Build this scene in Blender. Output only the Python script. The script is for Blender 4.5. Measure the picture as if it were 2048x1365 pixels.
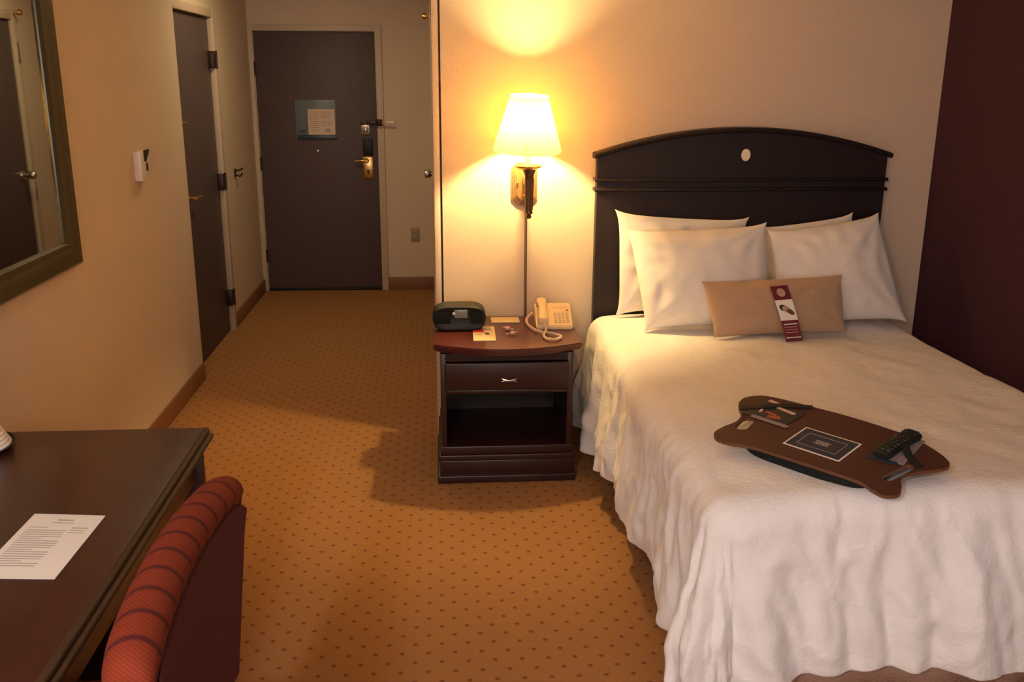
import bpy, bmesh, math, random
from mathutils import Vector, Matrix, noise
random.seed(4)
sc = bpy.context.scene
for o in list(bpy.data.objects): bpy.data.objects.remove(o)
col = sc.collection

# ------------------------------------------------------------ camera
pitch, yaw, roll, F = 0.27353491, 0.07556642, 0.00491126, 1898.136
fw = Vector((math.sin(yaw)*math.cos(pitch), math.cos(yaw)*math.cos(pitch), -math.sin(pitch)))
rt = Vector((math.cos(yaw), -math.sin(yaw), 0)); up = rt.cross(fw)
r2 = rt*math.cos(roll) + up*math.sin(roll); u2 = -rt*math.sin(roll) + up*math.cos(roll)
cam = bpy.data.cameras.new('camera'); camo = bpy.data.objects.new('camera', cam); col.objects.link(camo)
M4 = Matrix((r2, u2, -fw)).transposed().to_4x4(); M4.translation = Vector((0, 0, 1.70))
camo.matrix_world = M4
cam.sensor_fit = 'HORIZONTAL'; cam.sensor_width = 36; cam.lens = F/2048*36
cam.clip_start = .02; sc.camera = camo

# ------------------------------------------------------------ world and light
w = bpy.data.worlds.new('world'); sc.world = w; w.use_nodes = True
w.node_tree.nodes['Background'].inputs[0].default_value = (.5, .45, .4, 1)
w.node_tree.nodes['Background'].inputs[1].default_value = 0.05
vs = sc.view_settings; vs.view_transform = 'Standard'; vs.look = 'None'; vs.gamma = 1
vs.use_curve_mapping = False; vs.exposure = 0.23

def light(name, typ, loc, power, color, size=.1, size_y=None, target=None):
    l = bpy.data.lights.new(name, typ); l.energy = power; l.color = color
    if typ == 'AREA':
        l.size = size
        if size_y: l.shape = 'RECTANGLE'; l.size_y = size_y
    else: l.shadow_soft_size = size
    o = bpy.data.objects.new(name, l); o.location = loc; col.objects.link(o)
    if target: o.rotation_euler = (Vector(target)-Vector(loc)).to_track_quat('-Z', 'Y').to_euler()
    return o
light('sconce_bulb_light', 'POINT', (.377, 4.12, 1.515), 62, (1, .70, .27), .03)
# floor lamp beside the camera: its shade lets the light down in a wide cone
o = light('floor_lamp_light', 'SPOT', (-.75, -.5, 2.1), 72, (.62, .88, 1), .08)
o.data.spot_size = math.radians(139); o.data.spot_blend = .10
light('floor_lamp_glow', 'POINT', (-.75, -.5, 2.2), 70, (1, .77, .62), .18)
light('window_light', 'AREA', (.5, -1.62, 1.45), 25, (.90, .86, .88), 1.6, 1.2, target=(.3, 3, 1.2))
light('hall_fill_light', 'AREA', (-.72, 5.9, 2.42), 11, (1, .78, .42), .3, .3)  # added fill under the ceiling to brighten the hall, no fixture modelled

# ------------------------------------------------------------ materials
def lin(c):
    return tuple(((v/255)/12.92 if v/255 <= .04045 else ((v/255+.055)/1.055)**2.4) for v in c) + (1,)
def mat(name, c, rough=.6, metal=0, spec=.5, nscale=0, namt=0, bump=0, bscale=60, stretch=None, sheen=0, coat=0):
    m = bpy.data.materials.new(name); m.use_nodes = True
    nt = m.node_tree; b = nt.nodes['Principled BSDF']
    c = lin(c) if max(c) > 1 else tuple(c)+(1,)
    b.inputs['Base Color'].default_value = c; b.inputs['Roughness'].default_value = rough
    b.inputs['Metallic'].default_value = metal; b.inputs['Specular IOR Level'].default_value = spec
    if sheen: b.inputs['Sheen Weight'].default_value = sheen
    if coat: b.inputs['Coat Weight'].default_value = coat; b.inputs['Coat Roughness'].default_value = .15
    if nscale or bump:
        tc = nt.nodes.new('ShaderNodeTexCoord'); mp = nt.nodes.new('ShaderNodeMapping')
        nt.links.new(tc.outputs['Object'], mp.inputs[0])
        if stretch: mp.inputs['Scale'].default_value = stretch
    if nscale:
        n = nt.nodes.new('ShaderNodeTexNoise'); n.inputs['Scale'].default_value = nscale; n.inputs['Detail'].default_value = 5
        nt.links.new(mp.outputs[0], n.inputs['Vector'])
        mx = nt.nodes.new('ShaderNodeMix'); mx.data_type = 'RGBA'
        mx.inputs[6].default_value = tuple(v*(1-namt) for v in c[:3])+(1,)
        mx.inputs[7].default_value = tuple(min(1, v*(1+namt)) for v in c[:3])+(1,)
        nt.links.new(n.outputs['Fac'], mx.inputs[0]); nt.links.new(mx.outputs[2], b.inputs['Base Color'])
    if bump:
        n2 = nt.nodes.new('ShaderNodeTexNoise'); n2.inputs['Scale'].default_value = bscale; n2.inputs['Detail'].default_value = 3
        nt.links.new(mp.outputs[0], n2.inputs['Vector'])
        bp = nt.nodes.new('ShaderNodeBump'); bp.inputs['Strength'].default_value = bump; bp.inputs['Distance'].default_value = .01
        nt.links.new(n2.outputs['Fac'], bp.inputs['Height']); nt.links.new(bp.outputs[0], b.inputs['Normal'])
    return m
M = {}
M['wall'] = mat('cream_wall_vinyl', (.65, .51, .40), .8, bump=.10, bscale=140, nscale=3, namt=.03)
M['red'] = mat('burgundy_wall_vinyl', (.054, .019, .032), .8, spec=.2, bump=.2, bscale=140)
M['ceil'] = mat('ceiling_paint', (.72, .66, .56), .9, bump=.2, bscale=120)
M['base'] = mat('brown_vinyl_base', (.23, .095, .045), .5)
M['medal'] = mat('pale_inlay', (.88, .76, .62), .4)
M['casing'] = mat('door_casing_paint', (.55, .43, .33), .45)
M['door'] = mat('dark_door_veneer', (.090, .060, .062), .5, nscale=9, namt=.2, stretch=(6, 6, .7), spec=.35)
M['cherry'] = mat('dark_cherry_wood', (.028, .009, .008), .35, nscale=10, namt=.3, stretch=(1, 6, 6), spec=.5)
M['cherrytop'] = mat('cherry_top', (.085, .018, .016), .3, nscale=10, namt=.2, stretch=(1, 6, 6), coat=.2)
M['desk'] = mat('desk_laminate', (.045, .011, .009), .34, nscale=9, namt=.15, stretch=(6, 1, 6), coat=.15)
M['deskedge'] = mat('desk_edge_wood', (.050, .024, .012), .6, spec=.3)
M['head'] = mat('headboard_wood', (.016, .009, .010), .5, nscale=10, namt=.25, stretch=(1, 6, 6), spec=.3)
M['black'] = mat('black_plastic', (.012, .013, .013), .5, spec=.35)
M['blackfab'] = mat('black_fabric', (.012, .014, .013), .85, spec=.2, bump=.3, bscale=300)
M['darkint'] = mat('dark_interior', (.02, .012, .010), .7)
M['brass'] = mat('brass', (.75, .48, .18), .3, 1)
M['bronze'] = mat('antique_bronze', (.13, .075, .035), .42, .7)
M['plate'] = mat('sconce_backplate_brass', (.30, .165, .065), .5, .7)
M['silver'] = mat('satin_nickel', (.62, .58, .54), .3, 1)
M['hinge'] = mat('dark_hinge', (.06, .035, .035), .4, .6)
M['linen'] = mat('white_linen', (.80, .76, .77), .85, spec=.2, bump=.25, bscale=25, sheen=.2)
M['pillow'] = mat('pillow_cotton', (.80, .75, .74), .85, spec=.2, bump=.2, bscale=14, sheen=.1)
M['tan'] = mat('tan_pillow_fabric', (.46, .31, .21), .9, spec=.15, bump=.3, bscale=200, sheen=.2)
M['skirt'] = mat('bed_skirt_cloth', (.40, .24, .18), .9, spec=.1, bump=.3, bscale=120)
M['ticking'] = mat('mattress_ticking', (.6, .55, .5), .9)
M['phone'] = mat('almond_plastic', (.80, .62, .38), .4)
M['phonekey'] = mat('phone_key', (.70, .55, .36), .5)
M['cord'] = mat('almond_cord', (.78, .58, .42), .5)
M['paper'] = mat('paper', (.82, .78, .74), .7)
M['ink'] = mat('grey_ink', (.42, .37, .36), .8)
M['greysign'] = mat('grey_blue_card', (.13, .16, .18), .35)
M['navysign'] = mat('dark_teal_card', (.022, .045, .062), .35)
M['peach'] = mat('peach_card', (.72, .52, .40), .5)
M['navy'] = mat('navy_card', (.022, .028, .045), .3)
M['maroon'] = mat('maroon_card', (.14, .012, .025), .4)
M['redink'] = mat('red_ink', (.55, .03, .02), .5)
M['white'] = mat('white_plastic', (.78, .70, .68), .4)
M['lapwood'] = mat('lap_desk_laminate', (.062, .019, .013), .45, nscale=8, namt=.12)
M['lapedge'] = mat('lap_desk_bare_edge', (.13, .050, .022), .5)
M['screen'] = mat('lcd_grey_green', (.20, .23, .20), .25)
M['outlet'] = mat('tan_outlet_plate', (.36, .25, .16), .5)
M['mirrorframe'] = mat('olive_bronze_frame', (.085, .070, .030), .25, .3, coat=.3)
M['mirror'] = mat('mirror_glass', (.80, .82, .80), .02, 1)
M['candy'] = mat('pink_candy_wrap', (.75, .42, .35), .3)
M['clear'] = mat('grey_leaflet', (.28, .23, .24), .3)
M['orange'] = mat('orange_print', (.40, .10, .03), .5)
M['darkleaf'] = mat('dark_leaflet', (.03, .028, .025), .35)
M['green'] = mat('dark_green_rubber', (.03, .06, .045), .5)

# shade: translucent cloth
m = bpy.data.materials.new('lamp_shade_cloth'); m.use_nodes = True; nt = m.node_tree
for n in list(nt.nodes): nt.nodes.remove(n)
out = nt.nodes.new('ShaderNodeOutputMaterial'); a = nt.nodes.new('ShaderNodeBsdfTranslucent'); d = nt.nodes.new('ShaderNodeBsdfDiffuse')
a.inputs[0].default_value = (.50, .31, .075, 1); d.inputs[0].default_value = (.55, .42, .18, 1)
mx = nt.nodes.new('ShaderNodeMixShader'); mx.inputs[0].default_value = .42
nt.links.new(a.outputs[0], mx.inputs[2]); nt.links.new(d.outputs[0], mx.inputs[1]); nt.links.new(mx.outputs[0], out.inputs[0])
M['shade'] = m
m = mat('candle_tube_opal', (.85, .75, .5), .5); M['candle'] = m
m = bpy.data.materials.new('lit_bulb'); m.use_nodes = True
b = m.node_tree.nodes['Principled BSDF']; b.inputs['Emission Color'].default_value = (1, .7, .35, 1); b.inputs['Emission Strength'].default_value = 8
M['bulb'] = m

# carpet: dot lattice
def carpet():
    m = mat('dotted_carpet', (.40, .20, .075), .95, spec=.1, bump=.5, bscale=350)
    nt = m.node_tree; b = nt.nodes['Principled BSDF']
    tc = nt.nodes.new('ShaderNodeTexCoord'); sp = nt.nodes.new('ShaderNodeSeparateXYZ'); nt.links.new(tc.outputs['Object'], sp.inputs[0])
    def mth(op, a, b_=None):
        n = nt.nodes.new('ShaderNodeMath'); n.operation = op
        for i, v in enumerate((a, b_)):
            if v is None: continue
            if isinstance(v, (int, float)): n.inputs[i].default_value = v
            else: nt.links.new(v, n.inputs[i])
        return n.outputs[0]
    px, py = .0805, .095
    ds = []
    for ox, oy in ((-.138, 2.636), (-.138+px/2, 2.636+py/2)):
        x = mth('MULTIPLY', mth('SUBTRACT', mth('FRACT', mth('ADD', mth('DIVIDE', mth('SUBTRACT', sp.outputs[0], ox), px), 100.5)), .5), px)
        y = mth('MULTIPLY', mth('SUBTRACT', mth('FRACT', mth('ADD', mth('DIVIDE', mth('SUBTRACT', sp.outputs[1], oy), py), 100.5)), .5), py)
        ds.append(mth('SQRT', mth('ADD', mth('MULTIPLY', x, x), mth('MULTIPLY', y, y))))
    dm = mth('MINIMUM', ds[0], ds[1])
    mr = nt.nodes.new('ShaderNodeMapRange'); mr.inputs[1].default_value = .003; mr.inputs[2].default_value = .0105
    mr.inputs[3].default_value = .85; mr.inputs[4].default_value = 0; nt.links.new(dm, mr.inputs[0])
    n = nt.nodes.new('ShaderNodeTexNoise'); n.inputs['Scale'].default_value = 220; n.inputs['Detail'].default_value = 2
    nt.links.new(tc.outputs['Object'], n.inputs['Vector'])
    m1 = nt.nodes.new('ShaderNodeMix'); m1.data_type = 'RGBA'
    m1.inputs[6].default_value = (.31, .148, .056, 1); m1.inputs[7].default_value = (.45, .215, .082, 1)
    nt.links.new(n.outputs['Fac'], m1.inputs[0])
    m2 = nt.nodes.new('ShaderNodeMix'); m2.data_type = 'RGBA'; nt.links.new(mr.outputs[0], m2.inputs[0])
    nt.links.new(m1.outputs[2], m2.inputs[6]); m2.inputs[7].default_value = (.15, .045, .028, 1)
    nt.links.new(m2.outputs[2], b.inputs['Base Color'])
    return m
M['carpet'] = carpet()

# chair cloth: horizontal ribs crossed by dark stripes
def chaircloth():
    m = mat('striped_red_chair_cloth', (.45, .09, .04), .85, spec=.2)
    nt = m.node_tree; b = nt.nodes['Principled BSDF']
    tc = nt.nodes.new('ShaderNodeTexCoord'); 
    def wave(scale, axis, dist=0):
        mp = nt.nodes.new('ShaderNodeMapping'); nt.links.new(tc.outputs['Object'], mp.inputs[0])
        wv = nt.nodes.new('ShaderNodeTexWave'); wv.bands_direction = axis; wv.inputs['Scale'].default_value = scale
        wv.inputs['Distortion'].default_value = dist
        nt.links.new(mp.outputs[0], wv.inputs['Vector']); return wv.outputs['Fac']
    r = nt.nodes.new('ShaderNodeValToRGB'); r.color_ramp.elements[0].position = 0; r.color_ramp.elements[0].color = (.07, .010, .012, 1)
    r.color_ramp.elements[1].position = .16; r.color_ramp.elements[1].color = (.19, .028, .011, 1)
    nt.links.new(wave(.31416/.058, 'Y'), r.inputs[0])
    r2_ = nt.nodes.new('ShaderNodeValToRGB'); r2_.color_ramp.elements[0].color = (.8, .8, .8, 1); r2_.color_ramp.elements[1].color = (1.05, 1.0, .95, 1)
    nt.links.new(wave(70, 'DIAGONAL'), r2_.inputs[0])
    mx = nt.nodes.new('ShaderNodeMix'); mx.data_type = 'RGBA'; mx.blend_type = 'MULTIPLY'; mx.inputs[0].default_value = 1
    nt.links.new(r.outputs[0], mx.inputs[6]); nt.links.new(r2_.outputs[0], mx.inputs[7]); nt.links.new(mx.outputs[2], b.inputs['Base Color'])
    return m
M['chair'] = chaircloth()
M['chairback'] = mat('plain_maroon_chair_cloth', (.11, .032, .036), .9, spec=.1, bump=.3, bscale=250)

# ------------------------------------------------------------ mesh helpers (world coordinates)
def new(): return bmesh.new()
def box(bm, x0, x1, y0, y1, z0, z1, bev=0, seg=2, mtx=None):
    t = bmesh.new(); bmesh.ops.create_cube(t, size=1)
    for v in t.verts:
        v.co = Vector(((x0+x1)/2+v.co.x*(x1-x0), (y0+y1)/2+v.co.y*(y1-y0), (z0+z1)/2+v.co.z*(z1-z0)))
    if bev: bmesh.ops.bevel(t, geom=list(t.edges), offset=bev, segments=seg, affect='EDGES', profile=.5)
    if mtx: bmesh.ops.transform(t, matrix=mtx, verts=t.verts)
    merge(bm, t); return bm
def merge(bm, t):
    me = bpy.data.meshes.new('t'); t.to_mesh(me); bm.from_mesh(me); bpy.data.meshes.remove(me); t.free()
def lathe(bm, prof, c, axis=(0, 0, 1), n=32, cap=True):
    """prof: (radius, distance along axis)"""
    q = Vector(axis).to_track_quat('Z', 'Y'); c = Vector(c); rings = []
    t = bmesh.new()
    for r, h in prof:
        rings.append([t.verts.new(c+q@Vector((max(r, 1e-5)*math.cos(2*math.pi*k/n), max(r, 1e-5)*math.sin(2*math.pi*k/n), h))) for k in range(n)])
    for a, b in zip(rings, rings[1:]):
        for k in range(n): t.faces.new((a[k], a[(k+1) % n], b[(k+1) % n], b[k]))
    if cap:
        t.faces.new(list(reversed(rings[0]))); t.faces.new(rings[-1])
    bmesh.ops.recalc_face_normals(t, faces=t.faces); merge(bm, t); return bm
def prism(bm, poly, d, n, bev=0, holes=()):
    """poly: 3D points, extruded by vector d"""
    t = bmesh.new()
    def loop(P):
        vs_ = [t.verts.new(p) for p in P]
        return vs_, [t.edges.new((vs_[i], vs_[(i+1) % len(vs_)])) for i in range(len(vs_))]
    vs0, es = loop(poly)
    for h in holes: es += loop(h)[1]
    if holes:
        bmesh.ops.triangle_fill(t, edges=es, use_beauty=True)
    else: t.faces.new(vs0)
    fs = list(t.faces)
    ex = bmesh.ops.extrude_face_region(t, geom=fs)
    bmesh.ops.translate(t, vec=Vector(d), verts=[g for g in ex['geom'] if isinstance(g, bmesh.types.BMVert)])
    bmesh.ops.recalc_face_normals(t, faces=t.faces)
    if bev:
        ed = [e for e in t.edges if len(e.link_faces) == 2 and e.calc_face_angle(0) > 1.2 and abs((e.verts[0].co-e.verts[1].co).normalized().dot(Vector(d).normalized())) < .9]
        bmesh.ops.bevel(t, geom=ed, offset=bev, segments=2, affect='EDGES')
    merge(bm, t); return bm
def tube(bm, pts, r, n=8, closed=False):
    pts = [Vector(p) for p in pts]; rings = []; t = bmesh.new(); N = len(pts)
    rr = r if isinstance(r, (list, tuple)) else [r]*N
    up_ = None
    for i, p in enumerate(pts):
        d = (pts[min(i+1, N-1)]-pts[max(i-1, 0)]).normalized()
        if up_ is None: up_ = d.orthogonal().normalized()
        a = (up_-d*up_.dot(d)).normalized(); up_ = a; b = d.cross(a)
        rings.append([t.verts.new(p+(a*math.cos(2*math.pi*k/n)+b*math.sin(2*math.pi*k/n))*rr[i]) for k in range(n)])
    for A, B in zip(rings, rings[1:]):
        for k in range(n): t.faces.new((A[k], A[(k+1) % n], B[(k+1) % n], B[k]))
    t.faces.new(list(reversed(rings[0]))); t.faces.new(rings[-1])
    bmesh.ops.recalc_face_normals(t, faces=t.faces); merge(bm, t); return bm
def smoothpath(P, k=8):
    P = [Vector(p) for p in P]; out = []
    for i in range(len(P)-1):
        p0 = P[max(i-1, 0)]; p1 = P[i]; p2 = P[i+1]; p3 = P[min(i+2, len(P)-1)]
        for j in range(k):
            t = j/k
            out.append(.5*((2*p1)+(p2-p0)*t+(2*p0-5*p1+4*p2-p3)*t*t+(3*p1-p0-3*p2+p3)*t**3))
    out.append(P[-1]); return out

def root_of(o):
    p = Vector((0, 0, 0))
    while o: p += o.location; o = o.parent
    return p
def obj(name, bm, m, parent=None, loc=None, ang=40):
    base = root_of(parent) if parent else Vector((0, 0, 0))
    lo = Vector(loc) if loc is not None else (Vector((0, 0, 0)))
    bmesh.ops.translate(bm, vec=-(base+lo), verts=bm.verts)
    me = bpy.data.meshes.new(name); bm.to_mesh(me); bm.free()
    me.materials.append(m)
    for p in me.polygons: p.use_smooth = True
    try: me.set_sharp_from_angle(angle=math.radians(ang))
    except Exception: pass
    o = bpy.data.objects.new(name, me); col.objects.link(o); o.location = lo
    if parent: o.parent = parent
    return o
def thing(name, label, cat, loc, group=None):
    o = bpy.data.objects.new(name, None); col.objects.link(o); o.location = loc; o.empty_display_size = .05
    o['label'] = label; o['category'] = cat
    if group: o['group'] = group
    return o
def tag(o, label, cat, group=None):
    o['label'] = label; o['category'] = cat
    if group: o['group'] = group
    return o
def struct(name, bm, m, parent=None, **k):
    o = obj(name, bm, m, parent, **k)
    if not parent: o['kind'] = 'structure'
    return o
def bx(*a, **k): return box(new(), *a, **k)

# ------------------------------------------------------------ the room
H = 2.45
struct('floor', bx(-1.6, 2.5, -1.8, 7.9, -.1, 0), M['carpet'])
struct('ceiling', bx(-1.6, 2.5, -1.8, 7.9, H, H+.1), M['ceil'])
b = new(); box(b, -1.60, -1.38, -1.8, 5.34, 0, H)
box(b, -1.60, -1.435, 5.34, 5.50, 0, H); box(b, -1.60, -1.435, 5.50, 6.43, 2.045, H); box(b, -1.60, -1.435, 6.43, 7.70, 0, H)
struct('wall_left', b, M['wall'])
b = new(); box(b, -1.60, -1.405, 7.66, 7.8, 0, H); box(b, -1.405, -.480, 7.66, 7.8, 2.015, H); box(b, -.480, .15, 7.66, 7.8, 0, H)
struct('wall_far', b, M['wall'])
b = new(); box(b, -.030, .0, 4.335, 4.46, 0, H, bev=.004)
box(b, -.030, .13, 4.46, 5.67, 0, H); box(b, -.030, .13, 5.67, 6.57, 2.03, H); box(b, -.030, .13, 6.57, 7.66, 0, H)
struct('wall_hall', b, M['wall'])
struct('wall_bed', bx(.008, 2.40, 4.33, 4.45, 0, H), M['wall'])
struct('wall_right', bx(2.292, 2.45, -1.8, 4.33, 0, H), M['red'])
b = new(); box(b, -1.38, -.6, -1.8, -1.68, 0, H); box(b, 1.6, 2.292, -1.8, -1.68, 0, H); box(b, -.6, 1.6, -1.8, -1.68, 0, .8); box(b, -.6, 1.6, -1.8, -1.68, 2.1, H)
struct('wall_rear', b, M['wall'])
b = new()
for z0, z1 in ((.8, .84), (2.06, 2.1)): box(b, -.6, 1.6, -1.76, -1.7, z0, z1)
for x in (-.6, .48, 1.56): box(b, x, x+.04, -1.76, -1.7, .84, 2.06)
wn = struct('window_1', b, M['casing'])
struct('pane', bx(-.56, 1.56, -1.745, -1.735, .84, 2.06), M['ceil'], wn)

def bboard(name, x0, x1, y0, y1, h=.10):
    b = new(); box(b, x0, x1, y0, y1, 0, h, bev=.003); struct(name, b, M['base'])
bboard('baseboard_left', -1.381, -1.368, 2.60, 5.342)
bboard('baseboard_hall_left', -1.436, -1.421, 6.50, 7.66)
bboard('baseboard_far', -.430, -.030, 7.646, 7.661, .105)
bboard('baseboard_bed', .008, 2.292, 4.317, 4.331)
bboard('baseboard_hall', -.044, -.029, 6.63, 7.646)
bboard('baseboard_right', 2.279, 2.293, -1.68, 4.317)

# casings
b = new(); box(b, -1.455, -1.403, 7.640, 7.665, 0, 2.060, bev=.004); box(b, -.484, -.432, 7.640, 7.665, 0, 2.060, bev=.004); box(b, -1.455, -.432, 7.642, 7.664, 2.012, 2.060, bev=.004)
# stop inside the reveal
box(b, -1.404, -1.398, 7.66, 7.72, 0, 2.01); box(b, -.486, -.480, 7.66, 7.72, 0, 2.01)
struct('trim_1', b, M['casing'])
b = new(); box(b, -1.46, -1.418, 6.425, 6.485, 0, 2.09, bev=.004); box(b, -1.46, -1.420, 5.342, 6.485, 2.040, 2.09, bev=.004); box(b, -1.46, -1.418, 5.44, 5.505, 0, 2.04, bev=.004)
struct('trim_2', b, M['casing'])
b = new(); box(b, -.046, -.020, 6.565, 6.625, 0, 2.08, bev=.003); box(b, -.046, -.020, 5.615, 5.675, 0, 2.08, bev=.003); box(b, -.045, -.020, 5.615, 6.625, 2.025, 2.08, bev=.003)
struct('trim_3', b, M['casing'])

# entry door
d1 = struct('door_1', bx(-1.398, -.487, 7.672, 7.715, .012, 2.008, bev=.003), M['door'])
for z in (1.74, 1.02, .29):
    b = new(); box(b, -1.416, -1.392, 7.655, 7.668, z-.05, z+.05, bev=.002); lathe(b, [(.006, -.052), (.006, .052)], (-1.396, 7.655, z), n=10); obj('hinge', b, M['hinge'], d1)
yd = 7.672
b = new(); box(b, -.606, -.528, yd-.012, yd, .905, 1.075, bev=.004); pl = obj('lock_plate', b, M['brass'], d1)
pl['label'] = 'brass lock plate'
b = new(); lathe(b, [(.011, 0), (.012, .003), (.012, .006), (.006, .007)], (-.566, yd-.012, .962), (0, -1, 0), 14); box(b, -.571, -.561, yd-.02, yd-.012, .935, .962, bev=.002); obj('keyhole', b, M['hinge'], pl)
b = new(); lathe(b, [(.02, 0), (.02, .006), (.012, .02), (.011, .045)], (-.578, yd-.012, 1.043), (0, -1, 0), 16)
tube(b, smoothpath([(-.578, yd-.055, 1.043), (-.61, yd-.058, 1.045), (-.64, yd-.055, 1.044), (-.668, yd-.052, 1.041)]), [.011]*8+[.010]*8+[.009]*9, 10); obj('lever_handle', b, M['brass'], d1)
b = new(); box(b, -.601, -.526, yd-.03, yd, 1.080, 1.212, bev=.006); box(b, -.593, -.534, yd-.034, yd-.028, 1.10, 1.195, bev=.003); obj('card_lock_housing', b, M['black'], d1)
b = new(); box(b, -.612, -.545, yd-.012, yd, 1.245, 1.318, bev=.004); lathe(b, [(.026, 0), (.026, .006), (.018, .012)], (-.578, yd-.010, 1.282), (0, -1, 0), 20); box(b, -.585, -.571, yd-.035, yd-.02, 1.262, 1.302, bev=.003); obj('deadbolt', b, M['silver'], d1)
b = new(); box(b, -.612, -.560, yd-.022, yd, 1.322, 1.352, bev=.004); box(b, -.550, -.49, yd-.045, yd, 1.325, 1.352, bev=.004); lathe(b, [(.02, -.024), (.023, -.02), (.023, .02), (.02, .024)], (-.465, 7.615, 1.338), n=14); obj('security_latch', b, M['hinge'], d1)
b = new(); tube(b, smoothpath([(-.475, 7.612, 1.343), (-.42, 7.60, 1.343), (-.36, 7.595, 1.341), (-.348, 7.595, 1.338), (-.36, 7.595, 1.334), (-.42, 7.60, 1.333), (-.475, 7.612, 1.333)]), .0045, 8); obj('latch_bar', b, M['silver'], d1)
b = new(); lathe(b, [(.013, 0), (.013, .004), (.009, .008), (.0, .009)], (-.955, yd, 1.115), (0, -1, 0), 18); obj('peephole', b, M['silver'], d1)
struct('door_sweep', bx(-1.398, -.487, 7.652, 7.672, .004, .02, bev=.002), M['black'], d1)

# notice on the door
ng = thing('door_notice', 'grey card holder with a pale printed sheet mounted on the dark entry door', 'notice', (-.957, 7.668, 1.21))
obj('backing_card', bx(-1.113, -.802, 7.666, 7.672, 1.210, 1.508, bev=.002), M['greysign'], ng)
obj('holder_lip', bx(-1.104, -.797, 7.660, 7.672, 1.205, 1.242, bev=.002), M['navysign'], ng)
sh = obj('printed_sheet', bx(-1.018, -.812, 7.6625, 7.6655, 1.243, 1.437), M['peach'], ng)
b = new()
for k in range(11):
    z = 1.415-k*.0145
    box(b, -1.005, -.930-.01*random.random(), 7.6615, 7.6622, z-.0022, z+.0022)
    if k < 8 and k != 4: box(b, -.918, -.835-.02*random.random(), 7.6615, 7.6622, z-.0022, z+.0022)
box(b, -.89, -.85, 7.6615, 7.6622, 1.262, 1.29)
obj('print_lines', b, M['ink'], sh)
b = new(); lathe(b, [(.026, 0), (.026, .0015)], (0, 0, 0), (0, -1, 0), 28)
bmesh.ops.scale(b, vec=(1, 1, .62), verts=b.verts); bmesh.ops.translate(b, vec=(-1.063, 7.6655, 1.268), verts=b.verts); obj('oval_emblem', b, M['navysign'], ng)

# bathroom door
d2 = struct('door_2', bx(-1.50, -1.452, 5.506, 6.424, .008, 2.038, bev=.002), M['door'])
for z in (1.785, 1.015, .235):
    b = new(); box(b, -1.452, -1.416, 6.375, 6.475, z-.052, z+.052, bev=.002)
    lathe(b, [(.008, -.056), (.008, .056)], (-1.414, 6.44, z), n=10); obj('hinge', b, M['hinge'], d2)
b = new(); lathe(b, [(.026, 0), (.024, .008), (.011, .012), (.010, .05)], (-1.452, 5.60, 1.005), (1, 0, 0), 18)
tube(b, [(-1.405, 5.60, 1.005), (-1.400, 5.65, 1.006), (-1.402, 5.74, 1.003)], .008, 10); obj('lever_handle', b, M['brass'], d2)
b = new(); lathe(b, [(.018, 0), (.018, .01), (.010, .014), (.009, .03)], (-1.452, 5.60, 1.43), (1, 0, 0), 16); obj('thumb_turn', b, M['brass'], d2)

# hall door (seen edge-on and in the mirror)
d3 = struct('door_3', bx(-.020, .03, 5.676, 6.564, .008, 2.024, bev=.002), M['door'])
b = new(); lathe(b, [(.03, 0), (.028, .008), (.012, .014), (.012, .035), (.022, .045), (.027, .058), (.027, .075), (.022, .084), (0, .086)], (-.020, 6.48, 1.055), (-1, 0, 0), 22); obj('door_knob', b, M['silver'], d3)
b = new(); lathe(b, [(.012, 0), (.007, .01), (.007, .018), (.018, .026), (.021, .040), (.016, .054), (0, .060)], (-.046, 6.59, 2.068), (-1, 0, 0), 16); obj('ball_catch', b, M['brass'], d3)
obj('strike_plate', bx(-.050, -.044, 6.58, 6.615, 1.76, 1.89, bev=.001), M['silver'], d3)
obj('strike_plate', bx(-.050, -.044, 6.58, 6.615, .88, 1.00, bev=.001), M['silver'], d3)

# wall bumper hook
wh = thing('wall_hook', 'small dark metal hook on the cream hall wall between the two doors', 'hook', (-1.435, 6.84, 1.03))
b = new(); box(b, -1.435, -1.428, 6.82, 6.86, 1.0, 1.06, bev=.003); obj('base_plate', b, M['hinge'], wh)
b = new(); tube(b, smoothpath([(-1.43, 6.84, 1.045), (-1.40, 6.84, 1.05), (-1.375, 6.84, 1.062)]), .006, 8); tube(b, smoothpath([(-1.43, 6.84, 1.02), (-1.405, 6.84, 1.008), (-1.388, 6.84, 1.015), (-1.385, 6.84, 1.03)]), .006, 8); obj('prong', b, M['hinge'], wh)

# outlet
ot = thing('wall_outlet', 'tan electrical outlet plate low on the far hall wall', 'outlet', (-.208, 7.66, .452))
obj('cover_plate', bx(-.243, -.173, 7.653, 7.661, .395, .510, bev=.003), M['outlet'], ot)
for z in (.432, .473): obj('socket', bx(-.226, -.190, 7.649, 7.656, z-.014, z+.014, bev=.004), M['outlet'], ot)

# thermostat
th = thing('thermostat', 'small white thermostat with dark display on the cream left wall', 'thermostat', (-1.38, 4.52, 1.30))
obj('housing', bx(-1.381, -1.345, 4.455, 4.585, 1.225, 1.360, bev=.006), M['white'], th)
b = new(); prism(b, [Vector((-1.345, y, z)) for y, z in ((4.505, 1.312), (4.52, 1.308), (4.56, 1.335), (4.585, 1.362), (4.50, 1.362), (4.498, 1.335))], (.003, 0, 0), 0); obj('dark_badge', b, M['black'], th)
obj('display', bx(-1.346, -1.342, 4.520, 4.548, 1.268, 1.303, bev=.001), M['bronze'], th)

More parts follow.
